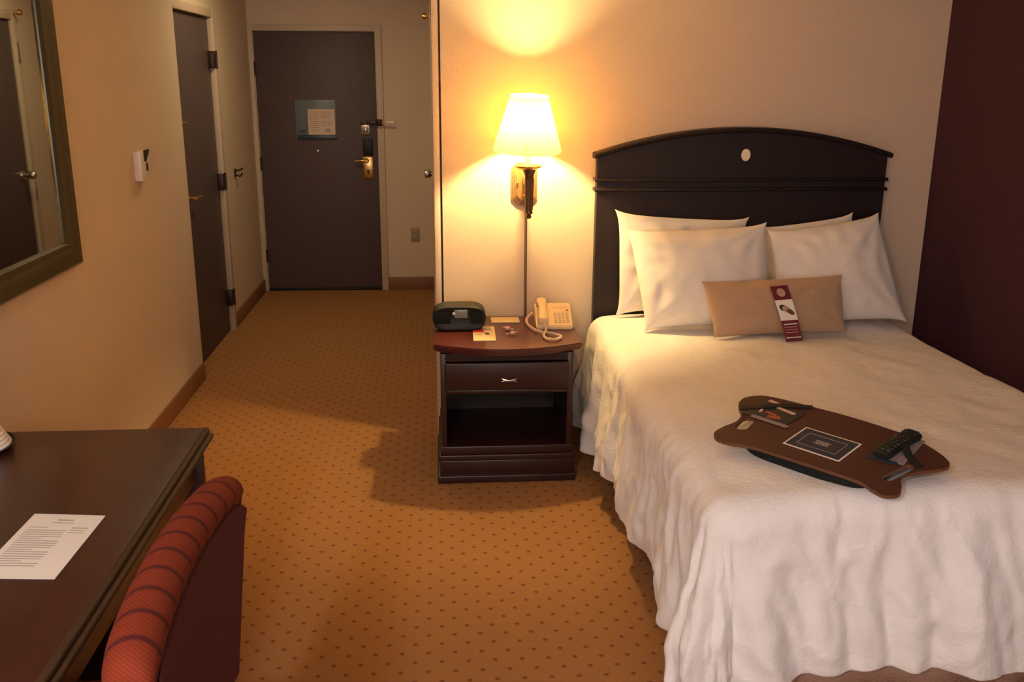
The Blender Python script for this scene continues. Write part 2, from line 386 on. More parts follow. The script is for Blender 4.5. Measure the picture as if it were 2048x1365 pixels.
# mirror
mi = thing('wall_mirror', 'large rectangular wall mirror in an olive bronze frame above the desk', 'mirror', (-1.38, 3.1, 1.006))
y0, y1, z0, z1 = 2.45, 3.652, 1.006, 2.16
b = new()
prof = [(0, .0), (0, .022), (.012, .030), (.05, .028), (.085, .020), (.095, .026), (.108, .024), (.118, .012), (.118, .004)]
rings = []
for ins, dep in prof:
    rings.append([b.verts.new((-1.379+dep, y, z)) for y, z in ((y0+ins, z0+ins*.85), (y1-ins, z0+ins*.85), (y1-ins, z1-ins*.85), (y0+ins, z1-ins*.85))])
for A, B in zip(rings, rings[1:]):
    for k in range(4): b.faces.new((A[k], A[(k+1) % 4], B[(k+1) % 4], B[k]))
bmesh.ops.recalc_face_normals(b, faces=b.faces)
obj('frame', b, M['mirrorframe'], mi, ang=25)
obj('mirror_glass', bx(-1.378, -1.370, y0+.11, y1-.11, z0+.09, z1-.09), M['mirror'], mi)

# ------------------------------------------------------------ headboard
hx = 1.374
def arch(x): # underside of the cap
    s = (x-hx)/.683
    return 1.352 + .113*(1-s*s)**1.0
N = 36
pts = [Vector((.702, 4.26, .30)), Vector((2.038, 4.26, .30))]
pts += [Vector((2.038 - (2.038-.702)*i/N, 4.26, arch(2.038-(2.038-.702)*i/N)-.006)) for i in range(N+1)]
hole = [Vector((hx+.002+.0195*math.cos(a), 4.26, 1.357+.027*math.sin(a))) for a in [2*math.pi*k/24 for k in range(24)]]
hb = thing('headboard', 'dark mahogany arched headboard with small pale oval inlay, mounted behind the bed', 'headboard', (hx, 4.30, .30))
b = new(); prism(b, pts, (0, .05, 0), 0); obj('panel', b, M['head'], hb, ang=30)
b = new(); prism(b, [Vector((hx+.002+.0205*math.cos(a), 4.255, 1.357+.027*math.sin(a))) for a in [2*math.pi*k/28 for k in range(28)]], (0, .01, 0), 0, bev=.001); obj('inlay', b, M['medal'], hb)
# cap moulding along arch
b = new(); t = bmesh.new(); pr = [(-.010, 4.318), (-.010, 4.252), (-.004, 4.244), (.006, 4.240), (.013, 4.246), (.014, 4.318)]
R_ = []
for i in range(N+1):
    x = .688+(2.056-.688)*i/N
    R_.append([t.verts.new((x, y, arch(max(.69, min(2.057, x)))+dz)) for dz, y in pr])
for A, B in zip(R_, R_[1:]):
    for k in range(len(pr)): t.faces.new((A[k], A[(k+1) % len(pr)], B[(k+1) % len(pr)], B[k]))
t.faces.new(R_[0]); t.faces.new(list(reversed(R_[-1]))); bmesh.ops.recalc_face_normals(t, faces=t.faces); merge(b, t)
obj('cap_moulding', b, M['head'], hb)
for z in (1.247, 1.203):
    b = new(); box(b, .690, 2.050, 4.246, 4.315, z-.008, z+.008, bev=.006, seg=3); obj('rail_moulding', b, M['head'], hb)

# ------------------------------------------------------------ bed
bed = thing('bed', 'bed with a tan pink skirt showing below the white coverlet', 'bed', (1.38, 3.2, 0))
BX0, BX1, BY0, BY1 = .725, 2.045, 2.235, 4.25
def rrect(x0, x1, y0, y1, r, n=6):
    P = []
    for cx, cy, a0 in ((x1-r, y1-r, 0), (x0+r, y1-r, 90), (x0+r, y0+r, 180), (x1-r, y0+r, 270)):
        for k in range(n+1):
            a = math.radians(a0+90*k/n); P.append((cx+r*math.cos(a), cy+r*math.sin(a)))
    return P
b = new(); prism(b, [Vector((x, y, .33)) for x, y in rrect(BX0, BX1, BY0, BY1, .08)], (0, 0, .255), 0, bev=.03); obj('mattress', b, M['ticking'], bed)
b = new(); prism(b, [Vector((x, y, .14)) for x, y in rrect(BX0+.02, BX1-.02, BY0+.02, BY1, .05)], (0, 0, .185), 0, bev=.01); obj('box_spring', b, M['ticking'], bed)
for x, y in ((.86, 2.42), (1.90, 2.42), (.86, 4.08), (1.90, 4.08)):
    b = new(); lathe(b, [(.025, 0), (.03, .14)], (x, y, 0), n=14); obj('leg', b, M['black'], bed)
# skirt: wavy band
b = new(); path = [(BX0+.012, BY1), (BX0+.012, BY0+.02), (BX1-.01, BY0+.02), (BX1-.01, BY1)]
S = []; 
for (xa, ya), (xb, yb) in zip(path, path[1:]):
    L = math.hypot(xb-xa, yb-ya); n = int(L/.02)
    for k in range(n): S.append((Vector((xa+(xb-xa)*k/n, ya+(yb-ya)*k/n, 0)), Vector((yb-ya, xa-xb, 0)).normalized()*-1))
rows = []
for zz, amp in ((.325, .0), (.22, .35), (.12, .7), (.012, 1)):
    rows.append([b.verts.new(p+n_*(-.001-amp*(.010+.010*math.sin(i*.55+1.3*math.sin(i*.13))))*1+Vector((0, 0, zz))) for i, (p, n_) in enumerate(S)])
for A, B in zip(rows, rows[1:]):
    for k in range(len(S)-1): b.faces.new((A[k], A[k+1], B[k+1], B[k]))
sk = obj('bed_skirt', b, M['skirt'], bed); sk.modifiers.new('thick', 'SOLIDIFY').thickness = .004

# coverlet, draped
def fbm(x, y, z=0, o=3):
    v = 0; a = 1
    for k in range(o): v += a*noise.noise(Vector((x, y, z))); x *= 2.1; y *= 2.1; a *= .5
    return v
CX0, CX1, CY0, CY1, TOP = .755, 2.015, 2.285, 4.215, .615
RC = .07   # roll radius at the edge
def drape(U, V):
    qx = min(max(U, CX0), CX1); qy = max(V, CY0)
    dx, dy = U-qx, V-qy; d = math.hypot(dx, dy)
    sx = (qx-1.38)/.66; sy = (qy-3.2)/1.0
    top = TOP + .018*(1-sx*sx) + .017*fbm(qx*2.2, qy*1.8, 3) + .0035*fbm(qx*9, qy*7, 5)
    if d < 1e-6: return Vector((qx, qy, top))
    n = Vector((dx/d, dy/d, 0)); ang = d/RC
    arc = math.pi/2*RC
    if d < arc:
        a = d/RC; p = Vector((qx, qy, top-RC)) + n*(RC*math.sin(a)) + Vector((0, 0, RC*math.cos(a)))
        drop = 0
    else:
        drop = d-arc; p = Vector((qx, qy, top-RC-drop)) + n*RC
    # perimeter coordinate for the folds
    corner = min(abs(dx), abs(dy)) > 1e-6
    th = math.atan2(-dy, -dx) if qx < 1.3 else math.atan2(-dy, dx)
    side = abs(dx) > abs(dy)
    if corner: s = CY0 - .45*(th) ; cf = math.sin(2*th)
    else: s = qy if side else CY0-.45*math.pi/2-(qx-CX0 if qx < 1.3 or not side else CX1-qx); cf = 0
    w_ = min(1, max(0, (d-.03)/.38))
    f1 = math.sin(s*15+2.2*math.sin(s*2.9+.7)+drop*1.6); f2 = math.sin(s*37+2.4*math.sin(s*5.3)+drop*4.0)
    f1 = math.copysign(abs(f1)**.8, f1); f3 = fbm(s*6+drop*1.2, drop*1.6, 11)
    am = (.020*f1+.010*f2+.030*f3)*w_**1.0
    if not corner and not side: am *= 1.15
    flare = .045*w_*w_ if side or corner else .025*w_*w_
    if corner: flare += .055*cf*w_*w_; am += .026*math.sin(th*9+1)*w_*cf
    p += n*(am+flare) + Vector((0, 0, .004*fbm(s*20, drop*14, 2)*w_))
    # fine creases
    p += n*(.0075*fbm(s*22+drop*6, drop*7, 7)*min(1, d/.12))
    q_ = abs(noise.noise(Vector((s*9+drop*5, drop*5-s*2, 4)))); p += n*(.010*max(0, .25-q_)/.25*min(1, d/.15))
    if p.z < .012:
        ex = .012-p.z; p += n*ex*.35; p.z = .012+.02*w_*abs(f2)*min(1, ex*6)+.004
    return p
b = new(); step = .0145
dl, dr, df = .50, .50, .56
us = []; u = CX0-dl
while u < CX1+dr: us.append(u); u += step
vs_ = []; v = CY0-df
while v < CY1+.03: vs_.append(v); v += step
def hem(u, v):
    # slightly uneven hem: front hangs a little shorter on the right
    vv = v
    if v < CY0:
        k = (CY0-v)/df; vv = CY0-(CY0-v)*(1+(.012*math.sin(u*9.0)+.02*math.sin(u*4.0+1.0))*k)
    uu = u
    if u < CX0:
        k = (CX0-u)/dl; uu = CX0-(CX0-u)*(1 + k*(-.07*max(0, 1-abs(v-2.75)/.8)+.14*max(0, (v-3.3)/.9)+.02*math.sin(v*7)))
    return uu, vv
grid = [[b.verts.new(drape(*hem(u, v))) for u in us] for v in vs_]
for j in range(len(vs_)-1):
    for i in range(len(us)-1): b.faces.new((grid[j][i], grid[j][i+1], grid[j+1][i+1], grid[j+1][i]))
bmesh.ops.recalc_face_normals(b, faces=b.faces)
co = obj('coverlet', b, M['linen'], loc=(1.38, 3.2, .6), ang=180)
tag(co, 'white textured coverlet draped over the whole bed down to its foot', 'coverlet')
md = co.modifiers.new('thick', 'SOLIDIFY'); md.thickness = .006; md.offset = 1
md = co.modifiers.new('sub', 'SUBSURF'); md.levels = 0; md.render_levels = 1
# linen weave: floral jacquard relief
nt = M['linen'].node_tree; bp = [n for n in nt.nodes if n.type == 'BUMP'][0]; bb = nt.nodes['Principled BSDF']
tc = [n for n in nt.nodes if n.type == 'TEX_COORD'][0]
vo = nt.nodes.new('ShaderNodeTexNoise'); vo.inputs['Scale'].default_value = 30; vo.inputs['Detail'].default_value = 2; vo.inputs['Distortion'].default_value = 2.2
nt.links.new(tc.outputs['Object'], vo.inputs['Vector'])
b2 = nt.nodes.new('ShaderNodeBump'); b2.inputs['Strength'].default_value = .4; b2.inputs['Distance'].default_value = .006
nt.links.new(vo.outputs['Fac'], b2.inputs['Height']); nt.links.new(bp.outputs[0], b2.inputs['Normal']); nt.links.new(b2.outputs[0], bb.inputs['Normal'])

# pillows
def pillow(name, TL, TR, BR, BL, front, back, m, label, cat, group=None, n=46, wr=1.0, seed=0, conc=.05, parent=None, wrinkle_c=(-.4, -1)):
    TL, TR, BR, BL = map(Vector, (TL, TR, BR, BL)); nrm = ((TR-TL).cross(TL-BL)).normalized()
    if nrm.y > 0: nrm = -nrm
    t = bmesh.new(); G = {}
    for sgn in (1, -1):
        for j in range(n+1):
            for i in range(n+1):
                u = math.sin((i/n*2-1)*math.pi/2*.97)/math.sin(math.pi/2*.97); v = math.sin((j/n*2-1)*math.pi/2*.97)/math.sin(math.pi/2*.97)
                if sgn == -1 and (i in (0, n) or j in (0, n)): G[(sgn, i, j)] = G[(1, i, j)]; continue
                uu = u*(1-conc*(1-abs(v)**6)); vv = v*(1-conc*1.1*(1-abs(u)**7)-conc*.4*(1-u*u))
                p = (BL*(1-uu)*(1-vv)+BR*(1+uu)*(1-vv)+TR*(1+uu)*(1+vv)+TL*(1-uu)*(1+vv))/4
                h = ((1-u*u)*(1-v*v)) ** .5
                h *= (front if sgn == 1 else back)*(1-.12*v)
                # wrinkles radiating from the corners and along the top seam
                e = (1-abs(u))*(1-abs(v)); wv = 0
                for (cu, cv, sd) in ((1, 1, 1), (-1, 1, 2), (1, -1, 3), (-1, -1, 4)):
                    a = math.atan2(v-cv, u-cu); r_ = math.hypot(u-cu, v-cv)
                    wv += math.sin(a*13+sd*3+seed+2*noise.noise(Vector((u*2, v*2, seed))))*math.exp(-((r_-.55)/.4)**2)
                wv += .9*math.sin(u*17+seed+2*math.sin(v*2+u*3))*max(0, v)**2
                h += wr*(.0055*wv+.010*fbm(u*1.9, v*1.9, seed*7+1)+.003*fbm(u*6, v*3.5, seed*3))*min(1, e*5)
                p = p+nrm*h*sgn
                G[(sgn, i, j)] = t.verts.new(p)
    for sgn in (1, -1):
        for j in range(n):
            for i in range(n):
                q = [G[(sgn, i, j)], G[(sgn, i+1, j)], G[(sgn, i+1, j+1)], G[(sgn, i, j+1)]]
                if sgn == -1: q.reverse()
                t.faces.new(q)
    c = (TL+TR+BR+BL)/4; c.z = min(BL.z, BR.z)
    o = obj(name, t, m, loc=c, ang=180)
    tag(o, label, cat, group); return o
pillow('pillow', (.775, 4.195, 1.125), (1.395, 4.20, 1.085), (1.38, 4.16, .655), (.785, 4.15, .64), .050, .045, M['pillow'], 'white bed pillow leaning on headboard, behind the left front pillow', 'pillow', 'white bed pillows', seed=1, conc=.07)
pillow('pillow', (1.43, 4.20, 1.045), (1.875, 4.20, 1.105), (1.96, 4.17, .66), (1.44, 4.17, .65), .040, .035, M['pillow'], 'white bed pillow leaning on headboard, behind the right front pillow', 'pillow', 'white bed pillows', seed=2, conc=.06)
pillow('pillow', (.800, 4.07, 1.055), (1.425, 4.05, 1.085), (1.445, 3.905, .645), (.865, 3.90, .632), .105, .06, M['pillow'], 'white bed pillow at front left, nearest the lamp, beside the tan pillow', 'pillow', 'white bed pillows', seed=3, conc=.06)
pillow('pillow', (1.44, 4.085, 1.045), (1.958, 4.12, 1.115), (2.065, 3.95, .648), (1.455, 3.92, .64), .100, .055, M['pillow'], 'white bed pillow at front right, partly behind the tan pillow', 'pillow', 'white bed pillows', seed=5, conc=.06)
tanp = pillow('throw_pillow', (1.088, 3.835, .868), (1.702, 3.855, .886), (1.712, 3.775, .652), (1.130, 3.755, .645), .058, .045, M['tan'], 'small tan rectangular throw pillow in front of the white pillows', 'pillow', seed=8, wr=.5, conc=.035)

# tag on the tan pillow: curved strip
tg = thing('hanging_card', 'maroon and white printed card standing on the front of the tan pillow', 'card', (1.41, 3.70, .645))
def strip(f0, f1, w0, w1, m, name, parent, off=0, thick=.0012, n=6):
    """piece of the card between fractions f (down) and w (across)"""
    t = bmesh.new(); V_ = []
    TLp, TRp, BRp, BLp = Vector((1.352, 3.748, .862)), Vector((1.424, 3.748, .868)), Vector((1.480, 3.668, .649)), Vector((1.410, 3.668, .645))
    for k in range(n+1):
        f = f0+(f1-f0)*k/n; row = []
        for wq in (w0, w1):
            p = (TLp*(1-wq)+TRp*wq)*(1-f)+(BLp*(1-wq)+BRp*wq)*f
            p.y -= .018*math.sin(math.pi*min(1, f*1.0))+off; row.append(p)
        V_.append(row)
    A = [[t.verts.new(q) for q in r] for r in V_]; B = [[t.verts.new(q+Vector((0, thick, 0))) for q in r] for r in V_]
    for k in range(n):
        t.faces.new((A[k][0], A[k][1], A[k+1][1], A[k+1][0])); t.faces.new((B[k][0], B[k+1][0], B[k+1][1], B[k][1]))
        t.faces.new((A[k][0], A[k+1][0], B[k+1][0], B[k][0])); t.faces.new((A[k][1], B[k][1], B[k+1][1], A[k+1][1]))
    t.faces.new((A[0][0], B[0][0], B[0][1], A[0][1])); t.faces.new((A[n][0], A[n][1], B[n][1], B[n][0]))
    bmesh.ops.recalc_face_normals(t, faces=t.faces)
    return obj(name, t, m, parent)
strip(0, .24, 0, 1, M['maroon'], 'maroon_panel', tg)
ph_ = strip(.24, .60, 0, 1, M['paper'], 'photo_panel', tg)
mp_ = strip(.60, 1, 0, 1, M['maroon'], 'maroon_panel', tg)
for f, w0, w1 in ((.66, .1, .9), (.91, .08, .48), (.91, .52, .95)): strip(f, f+.018, w0, w1, M['paper'], 'text_line', mp_, off=.0015, thick=.001, n=1)
for f in (.72, .77, .82): strip(f, f+.008, .1, .85, M['candy'], 'text_line', mp_, off=.0015, thick=.001, n=1)
def oncard(name, m_, fc, wc, rf, rw, parent, rot=0, off=.0012):
    """flat oval print that follows the card's surface"""
    TLp, TRp, BRp, BLp = Vector((1.352, 3.748, .862)), Vector((1.424, 3.748, .868)), Vector((1.480, 3.668, .649)), Vector((1.410, 3.668, .645))
    P_ = []
    for k in range(26):
        a_ = 2*math.pi*k/26; x_, y_ = rw*math.cos(a_), rf*math.sin(a_)
        f = fc+(x_*math.sin(rot)*.33+y_*math.cos(rot)); wq = wc+(x_*math.cos(rot)-y_*math.sin(rot)*3)
        p = (TLp*(1-wq)+TRp*wq)*(1-f)+(BLp*(1-wq)+BRp*wq)*f; p.y -= .018*math.sin(math.pi*f)+off; P_.append(p)
    b = new(); prism(b, P_, (0, .001, 0), 0); return obj(name, b, m_, parent)
oncard('round_hole', M['tan'], .115, .50, .072, .24, tg)
oncard('printed_shape', M['darkleaf'], .375, .34, .055, .22, ph_, .3)
oncard('printed_shape', M['tan'], .405, .50, .055, .24, ph_, .5, .0016)
oncard('printed_shape', M['lapedge'], .455, .70, .045, .22, ph_, .6, .0020)

# ------------------------------------------------------------ lap desk on the bed
LO = Vector((1.058, 2.452, .690)); e1 = Vector((.621, -.784, -.011)).normalized(); e2 = Vector((.776, .613, .144)); e2 = (e2-e1*e1.dot(e2)).normalized(); e3 = e1.cross(e2)
LM = Matrix((e1, e2, e3)).transposed().to_4x4(); LM.translation = LO
ld = thing('lap_desk', 'brown lap desk board with black cushion lying on the white coverlet', 'lap desk', LO-Vector((0, 0, .05)))
ol = smoothpath([(-.331, .099, 0), (-.334, .140, 0), (-.300, .180, 0), (-.240, .194, 0), (-.156, .200, 0), (-.013, .207, 0), (.163, .197, 0), (.248, .168, 0), (.306, .135, 0), (.330, .105, 0), (.318, .072, 0), (.280, .022, 0), (.262, -.025, 0), (.285, -.070, 0), (.296, -.108, 0), (.272, -.134, 0), (.235, -.128, 0), (.190, -.110, 0), (.10, -.108, 0), (-.05, -.112, 0), (-.143, -.118, 0), (-.200, -.136, 0), (-.245, -.138, 0), (-.272, -.112, 0), (-.272, -.065, 0), (-.262, -.015, 0), (-.275, .030, 0), (-.310, .066, 0), (-.331, .099, 0)], 4)[:-1]
def slot(x0, y0, x1, y1, r):
    a = Vector((x0, y0, 0)); c = Vector((x1, y1, 0)); d = (c-a).normalized(); p = Vector((-d.y, d.x, 0)); P = []
    for k in range(9): t_ = math.pi*k/8; P.append(a-d*r*math.sin(t_)+p*r*math.cos(t_))
    for k in range(9): t_ = math.pi*k/8; P.append(c+d*r*math.sin(t_)-p*r*math.cos(t_))
    return P
holes = [slot(-.228, -.034, -.237, .012, .019), slot(.238, -.052, .254, .032, .015)]
def lxf(P, z): return [LM@Vector((p.x, p.y, z)) for p in P]
b = new(); prism(b, lxf(ol, -.0015), tuple(e3*.0015), 0, holes=[lxf(h, -.0015) for h in holes]); bd = obj('board', b, M['lapwood'], ld, ang=20)
b = new(); prism(b, lxf(ol, -.011), tuple(e3*.0094), 0, holes=[lxf(h, -.011) for h in holes]); obj('board_core', b, M['lapedge'], bd, ang=20)
# cushion
t = bmesh.new(); nn = 40; rg = []
for k, (sc_, z) in enumerate(((.93, -.0115), (1.0, -.022), (1.0, -.040), (.96, -.056), (.85, -.066), (.5, -.070), (.01, -.071))):
    ring = []
    for i in range(nn):
        a = 2*math.pi*i/nn; c_, s_ = math.cos(a), math.sin(a)
        x = math.copysign(abs(c_)**.45, c_)*.205*sc_; y = math.copysign(abs(s_)**.55, s_)*.128*sc_
        pw = LM@Vector((x+.0, y+.022, z)); pw.z = max(pw.z, .634); ring.append(t.verts.new(pw))
    rg.append(ring)
t.faces.new(rg[0])
for A, B in zip(rg, rg[1:]):
    for k in range(nn): t.faces.new((A[k], A[(k+1) % nn], B[(k+1) % nn], B[k]))
bmesh.ops.recalc_face_normals(t, faces=t.faces); obj('cushion', t, M['blackfab'], ld)
def lbox(name, m, x0, x1, y0, y1, z0, z1, parent, rot=0, bev=0, c=None):
    t = bmesh.new(); box(t, x0, x1, y0, y1, z0, z1, bev=bev)
    if rot:
        cc = Vector(c) if c else Vector(((x0+x1)/2, (y0+y1)/2, 0)); bmesh.ops.rotate(t, cent=cc, matrix=Matrix.Rotation(rot, 3, 'Z'), verts=t.verts)
    bmesh.ops.transform(t, matrix=LM, verts=t.verts); return obj(name, t, m, parent)
# printed placard
pc = lbox('printed_placard', M['paper'], -.078, .098, -.052, .073, .0002, .0012, ld)
pc['label'] = 'navy placard with a pale border'
lbox('navy_field', M['navy'], -.073, .093, -.047, .068, .0012, .0016, pc)
for a_ in ((-.050, .070, .045, .0465), (-.050, .070, -.0255, -.024), (-.050, -.0485, -.024, .045), (.0685, .070, -.024, .045)):
    lbox('border_line', M['ink'], *a_, .0016, .0019, pc)
for k, (xa, xb) in enumerate(((-.012, .034), (-.008, .030), (-.012, .032))): lbox('text_line', M['ink'], xa, xb, .017-k*.008, .021-k*.008, .0016, .0019, pc)
# straps
def strap(pts_, wd, parent):
    t = bmesh.new(); P = smoothpath([Vector(p) for p in pts_], 6); rows_ = []
    for i, p in enumerate(P):
        d = (P[min(i+1, len(P)-1)]-P[max(i-1, 0)]).normalized(); s = Vector((-d.y, d.x, 0)).normalized()*wd/2
        rows_.append([t.verts.new(p-s), t.verts.new(p+s), t.verts.new(p+s+Vector((0, 0, .0018))), t.verts.new(p-s+Vector((0, 0, .0018)))])
    for A, B in zip(rows_, rows_[1:]):
        for k in range(4): t.faces.new((A[k], A[(k+1) % 4], B[(k+1) % 4], B[k]))
    t.faces.new(rows_[0]); t.faces.new(list(reversed(rows_[-1])))
    bmesh.ops.recalc_face_normals(t, faces=t.faces); bmesh.ops.transform(t, matrix=LM, verts=t.verts)
    return obj('strap', t, M['black'], parent)
strap([(-.303, .068, .0005), (-.29, .075, .002), (-.25, .105, .006), (-.20, .150, .006), (-.13, .197, .0005)], .021, ld)
strap([(.150, .197, .0005), (.170, .165, .010), (.188, .135, .020), (.205, .105, .020), (.235, .075, .006), (.278, .048, .0005)], .022, ld)
# leaflet with picture under left strap
lf = thing('picture_leaflet', 'dark picture leaflet tucked under the left strap of the lap desk', 'leaflet', LM@Vector((-.19, .09, 0)))
lbox('cover', M['darkleaf'], -.272, -.128, .035, .148, .0003, .0028, lf, rot=-.06)
lbox('lower_border', M['clear'], -.245, -.118, .030, .048, .0028, .0034, lf, rot=-.02)
lbox('printed_patch', M['orange'], -.205, -.165, .060, .078, .0028, .0034, lf, rot=.3)
lbox('printed_patch', M['orange'], -.225, -.185, .080, .090, .0028, .0034, lf, rot=-.1)
lbox('pale_patch', M['peach'], -.212, -.145, .120, .132, .0028, .0036, lf, rot=-.15)
lbox('pale_patch', M['peach'], -.245, -.236, .075, .095, .0028, .0036, lf, rot=.2)
tag(lbox('paper_slip', M['peach'], -.262, -.212, .142, .165, .0004, .0020, None, rot=-.15), 'small pale paper slip above the strap on the left of the lap desk', 'paper')
lg = thing('grey_leaflet', 'pale grey leaflet under the remote control on the lap desk', 'leaflet', LM@Vector((.21, .10, 0)))
lbox('cover', M['clear'], .150, .232, .028, .186, .0003, .0022, lf if False else lg, rot=.10)
lbox('dark_edge', M['navysign'], .142, .224, .018, .032, .0003, .0026, lg, rot=.05)
# remote
rm = thing('remote_control', 'black television remote held by the strap on the lap desk', 'remote control', LM@Vector((.18, .11, .004)))
RM_ = LM @ Matrix.Translation((.183, .112, .004)) @ Matrix.Rotation(-.10, 4, 'Z')
t = bmesh.new(); rg = []
for k in range(13):
    y = -.085+.17*k/12; hw = .029*(1-.18*math.sin(math.pi*(k/12)))*(1 if 0 < k < 12 else .75); hh = .023 if 0 < k < 12 else .014
    rg.append([t.verts.new((hw*cx_, y, z)) for cx_, z in ((-.85, 0), (-1, .008), (-.85, hh*.9), (-.4, hh), (.4, hh), (.85, hh*.9), (1, .008), (.85, 0))])
for A, B in zip(rg, rg[1:]):
    for k in range(8): t.faces.new((A[k], A[(k+1) % 8], B[(k+1) % 8], B[k]))
t.faces.new(rg[0]); t.faces.new(list(reversed(rg[-1]))); bmesh.ops.recalc_face_normals(t, faces=t.faces); bmesh.ops.transform(t, matrix=RM_, verts=t.verts)
body = obj('body', t, M['black'], rm)
for r_ in range(7):
    for c_ in range(3):
        t = bmesh.new(); box(t, -.019+c_*.0145, -.010+c_*.0145, -.073+r_*.0155, -.066+r_*.0155, .0195, .0235, bev=.001, seg=1)
        bmesh.ops.transform(t, matrix=RM_, verts=t.verts); obj('button', t, M['green' if (r_+c_) % 3 else 'hinge'], body)
t = bmesh.new(); box(t, -.018, .018, .048, .078, .019, .0225, bev=.002); bmesh.ops.transform(t, matrix=RM_, verts=t.verts); obj('label_panel', t, M['green'], body)

# ------------------------------------------------------------ nightstand
ns = thing('nightstand', 'dark cherry nightstand with one drawer and open shelf beside the bed', 'nightstand', (.27, 4.04, 0))
fr = [(-.041+(.631)*k/16, 3.836-.092*math.sin(math.pi*k/16)**.9) for k in range(17)]
tp = [Vector((x, y, .590)) for x, y in fr]+[Vector((.592, 4.305, .590)), Vector((-.041, 4.305, .590))]
b = new(); prism(b, tp, (0, 0, .020), 0, bev=.004)
tp2 = [Vector((x*.98+.0055, y+.010, .578)) for x, y in fr]+[Vector((.584, 4.30, .578)), Vector((-.034, 4.30, .578))]
prism(b, tp2, (0, 0, .012), 0, bev=.003); obj('top', b, M['cherrytop'], ns)
for x0_, x1_ in ((-.012, .012), (.524, .548)): obj('side_panel', bx(x0_, x1_, 3.80, 4.29, .13, .578, bev=.002), M['cherry'], ns)
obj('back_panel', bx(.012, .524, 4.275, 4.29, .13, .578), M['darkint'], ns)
b = new(); box(b, .012, .524, 3.802, 3.83, .545, .578); 
for k in range(46): box(b, .014+k*.0111, .020+k*.0111, 3.797, 3.803, .548, .575, bev=.0015, seg=1)
obj('fluted_frieze', b, M['cherry'], ns)
b = new(); box(b, .006, .530, 3.788, 3.81, .420, .540, bev=.006, seg=3); box(b, .016, .520, 3.81, 4.2, .43, .53); dw = obj('drawer', b, M['cherry'], ns)
b = new(); lathe(b, [(.004, 0), (.004, .016)], (.262, 3.788, .470), (0, -1, 0), 10); lathe(b, [(.004, 0), (.004, .016)], (.288, 3.788, .470), (0, -1, 0), 10)
tube(b, [(.243, 3.770, .476), (.255, 3.768, .471), (.275, 3.765, .468), (.295, 3.768, .471), (.307, 3.770, .476)], [.003, .006, .0045, .006, .003], 8)
tube(b, [(.243, 3.770, .462), (.255, 3.768, .467), (.275, 3.766, .469), (.295, 3.768, .467), (.307, 3.770, .462)], [.003, .0045, .004, .0045, .003], 8)
obj('pull', b, M['silver'], dw)
obj('shelf_rail', bx(.012, .524, 3.803, 4.27, .400, .416, bev=.002), M['cherry'], ns)
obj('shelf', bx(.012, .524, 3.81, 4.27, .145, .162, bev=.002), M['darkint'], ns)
b = new()
for z0_, z1_, o_ in ((.128, .166, .006), (.102, .128, .013), (.030, .102, .008), (.0, .034, .018)):
    box(b, -.012-o_, .548+o_, 3.800-o_, 4.29, z0_, z1_, bev=.005, seg=3)
obj('plinth', b, M['cherry'], ns)

# clock radio
ck = thing('clock_radio', 'black oval clock radio at the left back of the nightstand top', 'clock', (.074, 4.10, .611))
P = []
for k in range(48):
    a = 2*math.pi*k/48; c_, s_ = math.cos(a), math.sin(a)
    x = math.copysign(abs(c_)**.42, c_)*.118; z = math.copysign(abs(s_)**(.9 if s_ > 0 else .5), s_)*(.060 if s_ > 0 else .050)
    if z < 0: x *= 1-.10*(-z/.05)
    P.append((.074+x, .663+z))
t = bmesh.new(); rg = []
for y, s in ((4.045, .86), (4.041, .93), (4.046, .985), (4.062, 1.0), (4.14, 1.0), (4.165, .93), (4.175, .8)):
    rg.append([t.verts.new((.074+(x-.074)*s, y, max(.6135, .663+(z-.663)*s))) for x, z in P])
for A, B in zip(rg, rg[1:]):
    for k in range(48): t.faces.new((A[k], A[(k+1) % 48], B[(k+1) % 48], B[k]))
t.faces.new(rg[0]); t.faces.new(list(reversed(rg[-1]))); bmesh.ops.recalc_face_normals(t, faces=t.faces); obj('case', t, M['black'], ck)
obj('display', bx(.052, .110, 4.0375, 4.043, .672, .708, bev=.001), M['screen'], ck)
b = new(); lathe(b, [(.007, 0), (.007, .003), (.004, .005)], (.050, 4.0400, .692), (0, -1, 0), 16); obj('display_glint', b, M['white'], ck)  # white disc stands in for the bright glint at the display's left
for x in (.01, .138): obj('foot', bx(x-.012, x+.012, 4.08, 4.14, .6105, .616, bev=.001), M['black'], ck)
for x0_, x1_ in ((-.03, .035), (.122, .178)):
    g_ = obj('speaker_grille', bx(x0_, x1_, 4.0405, 4.0425, .645, .700, bev=.0008), M['blackfab'], ck)

# telephone
te = thing('telephone', 'almond corded desk telephone at the right of the nightstand top', 'telephone', (.50, 4.13, .611))
TM = Matrix.Translation((.497, 4.045, .611)) @ Matrix.Rotation(-.03, 4, 'Z')
slope = math.atan2(.075, .16)
t = bmesh.new()
prof_ = [(0, 0), (.165, 0), (.165, .086), (.0, .018)]
vsA = [t.verts.new((-.082, y, z)) for y, z in prof_]; vsB = [t.verts.new((.080, y, z)) for y, z in prof_]
t.faces.new(vsA); t.faces.new(list(reversed(vsB)))
for k in range(4): t.faces.new((vsA[k], vsA[(k+1) % 4], vsB[(k+1) % 4], vsB[k]))
bmesh.ops.recalc_face_normals(t, faces=t.faces); bmesh.ops.bevel(t, geom=list(t.edges), offset=.005, segments=2, affect='EDGES'); bmesh.ops.transform(t, matrix=TM, verts=t.verts)
tb = obj('base', t, M['phone'], te)
SM = TM @ Matrix.Translation((0, 0, .018)) @ Matrix.Rotation(math.atan2(.068, .165), 4, 'X')
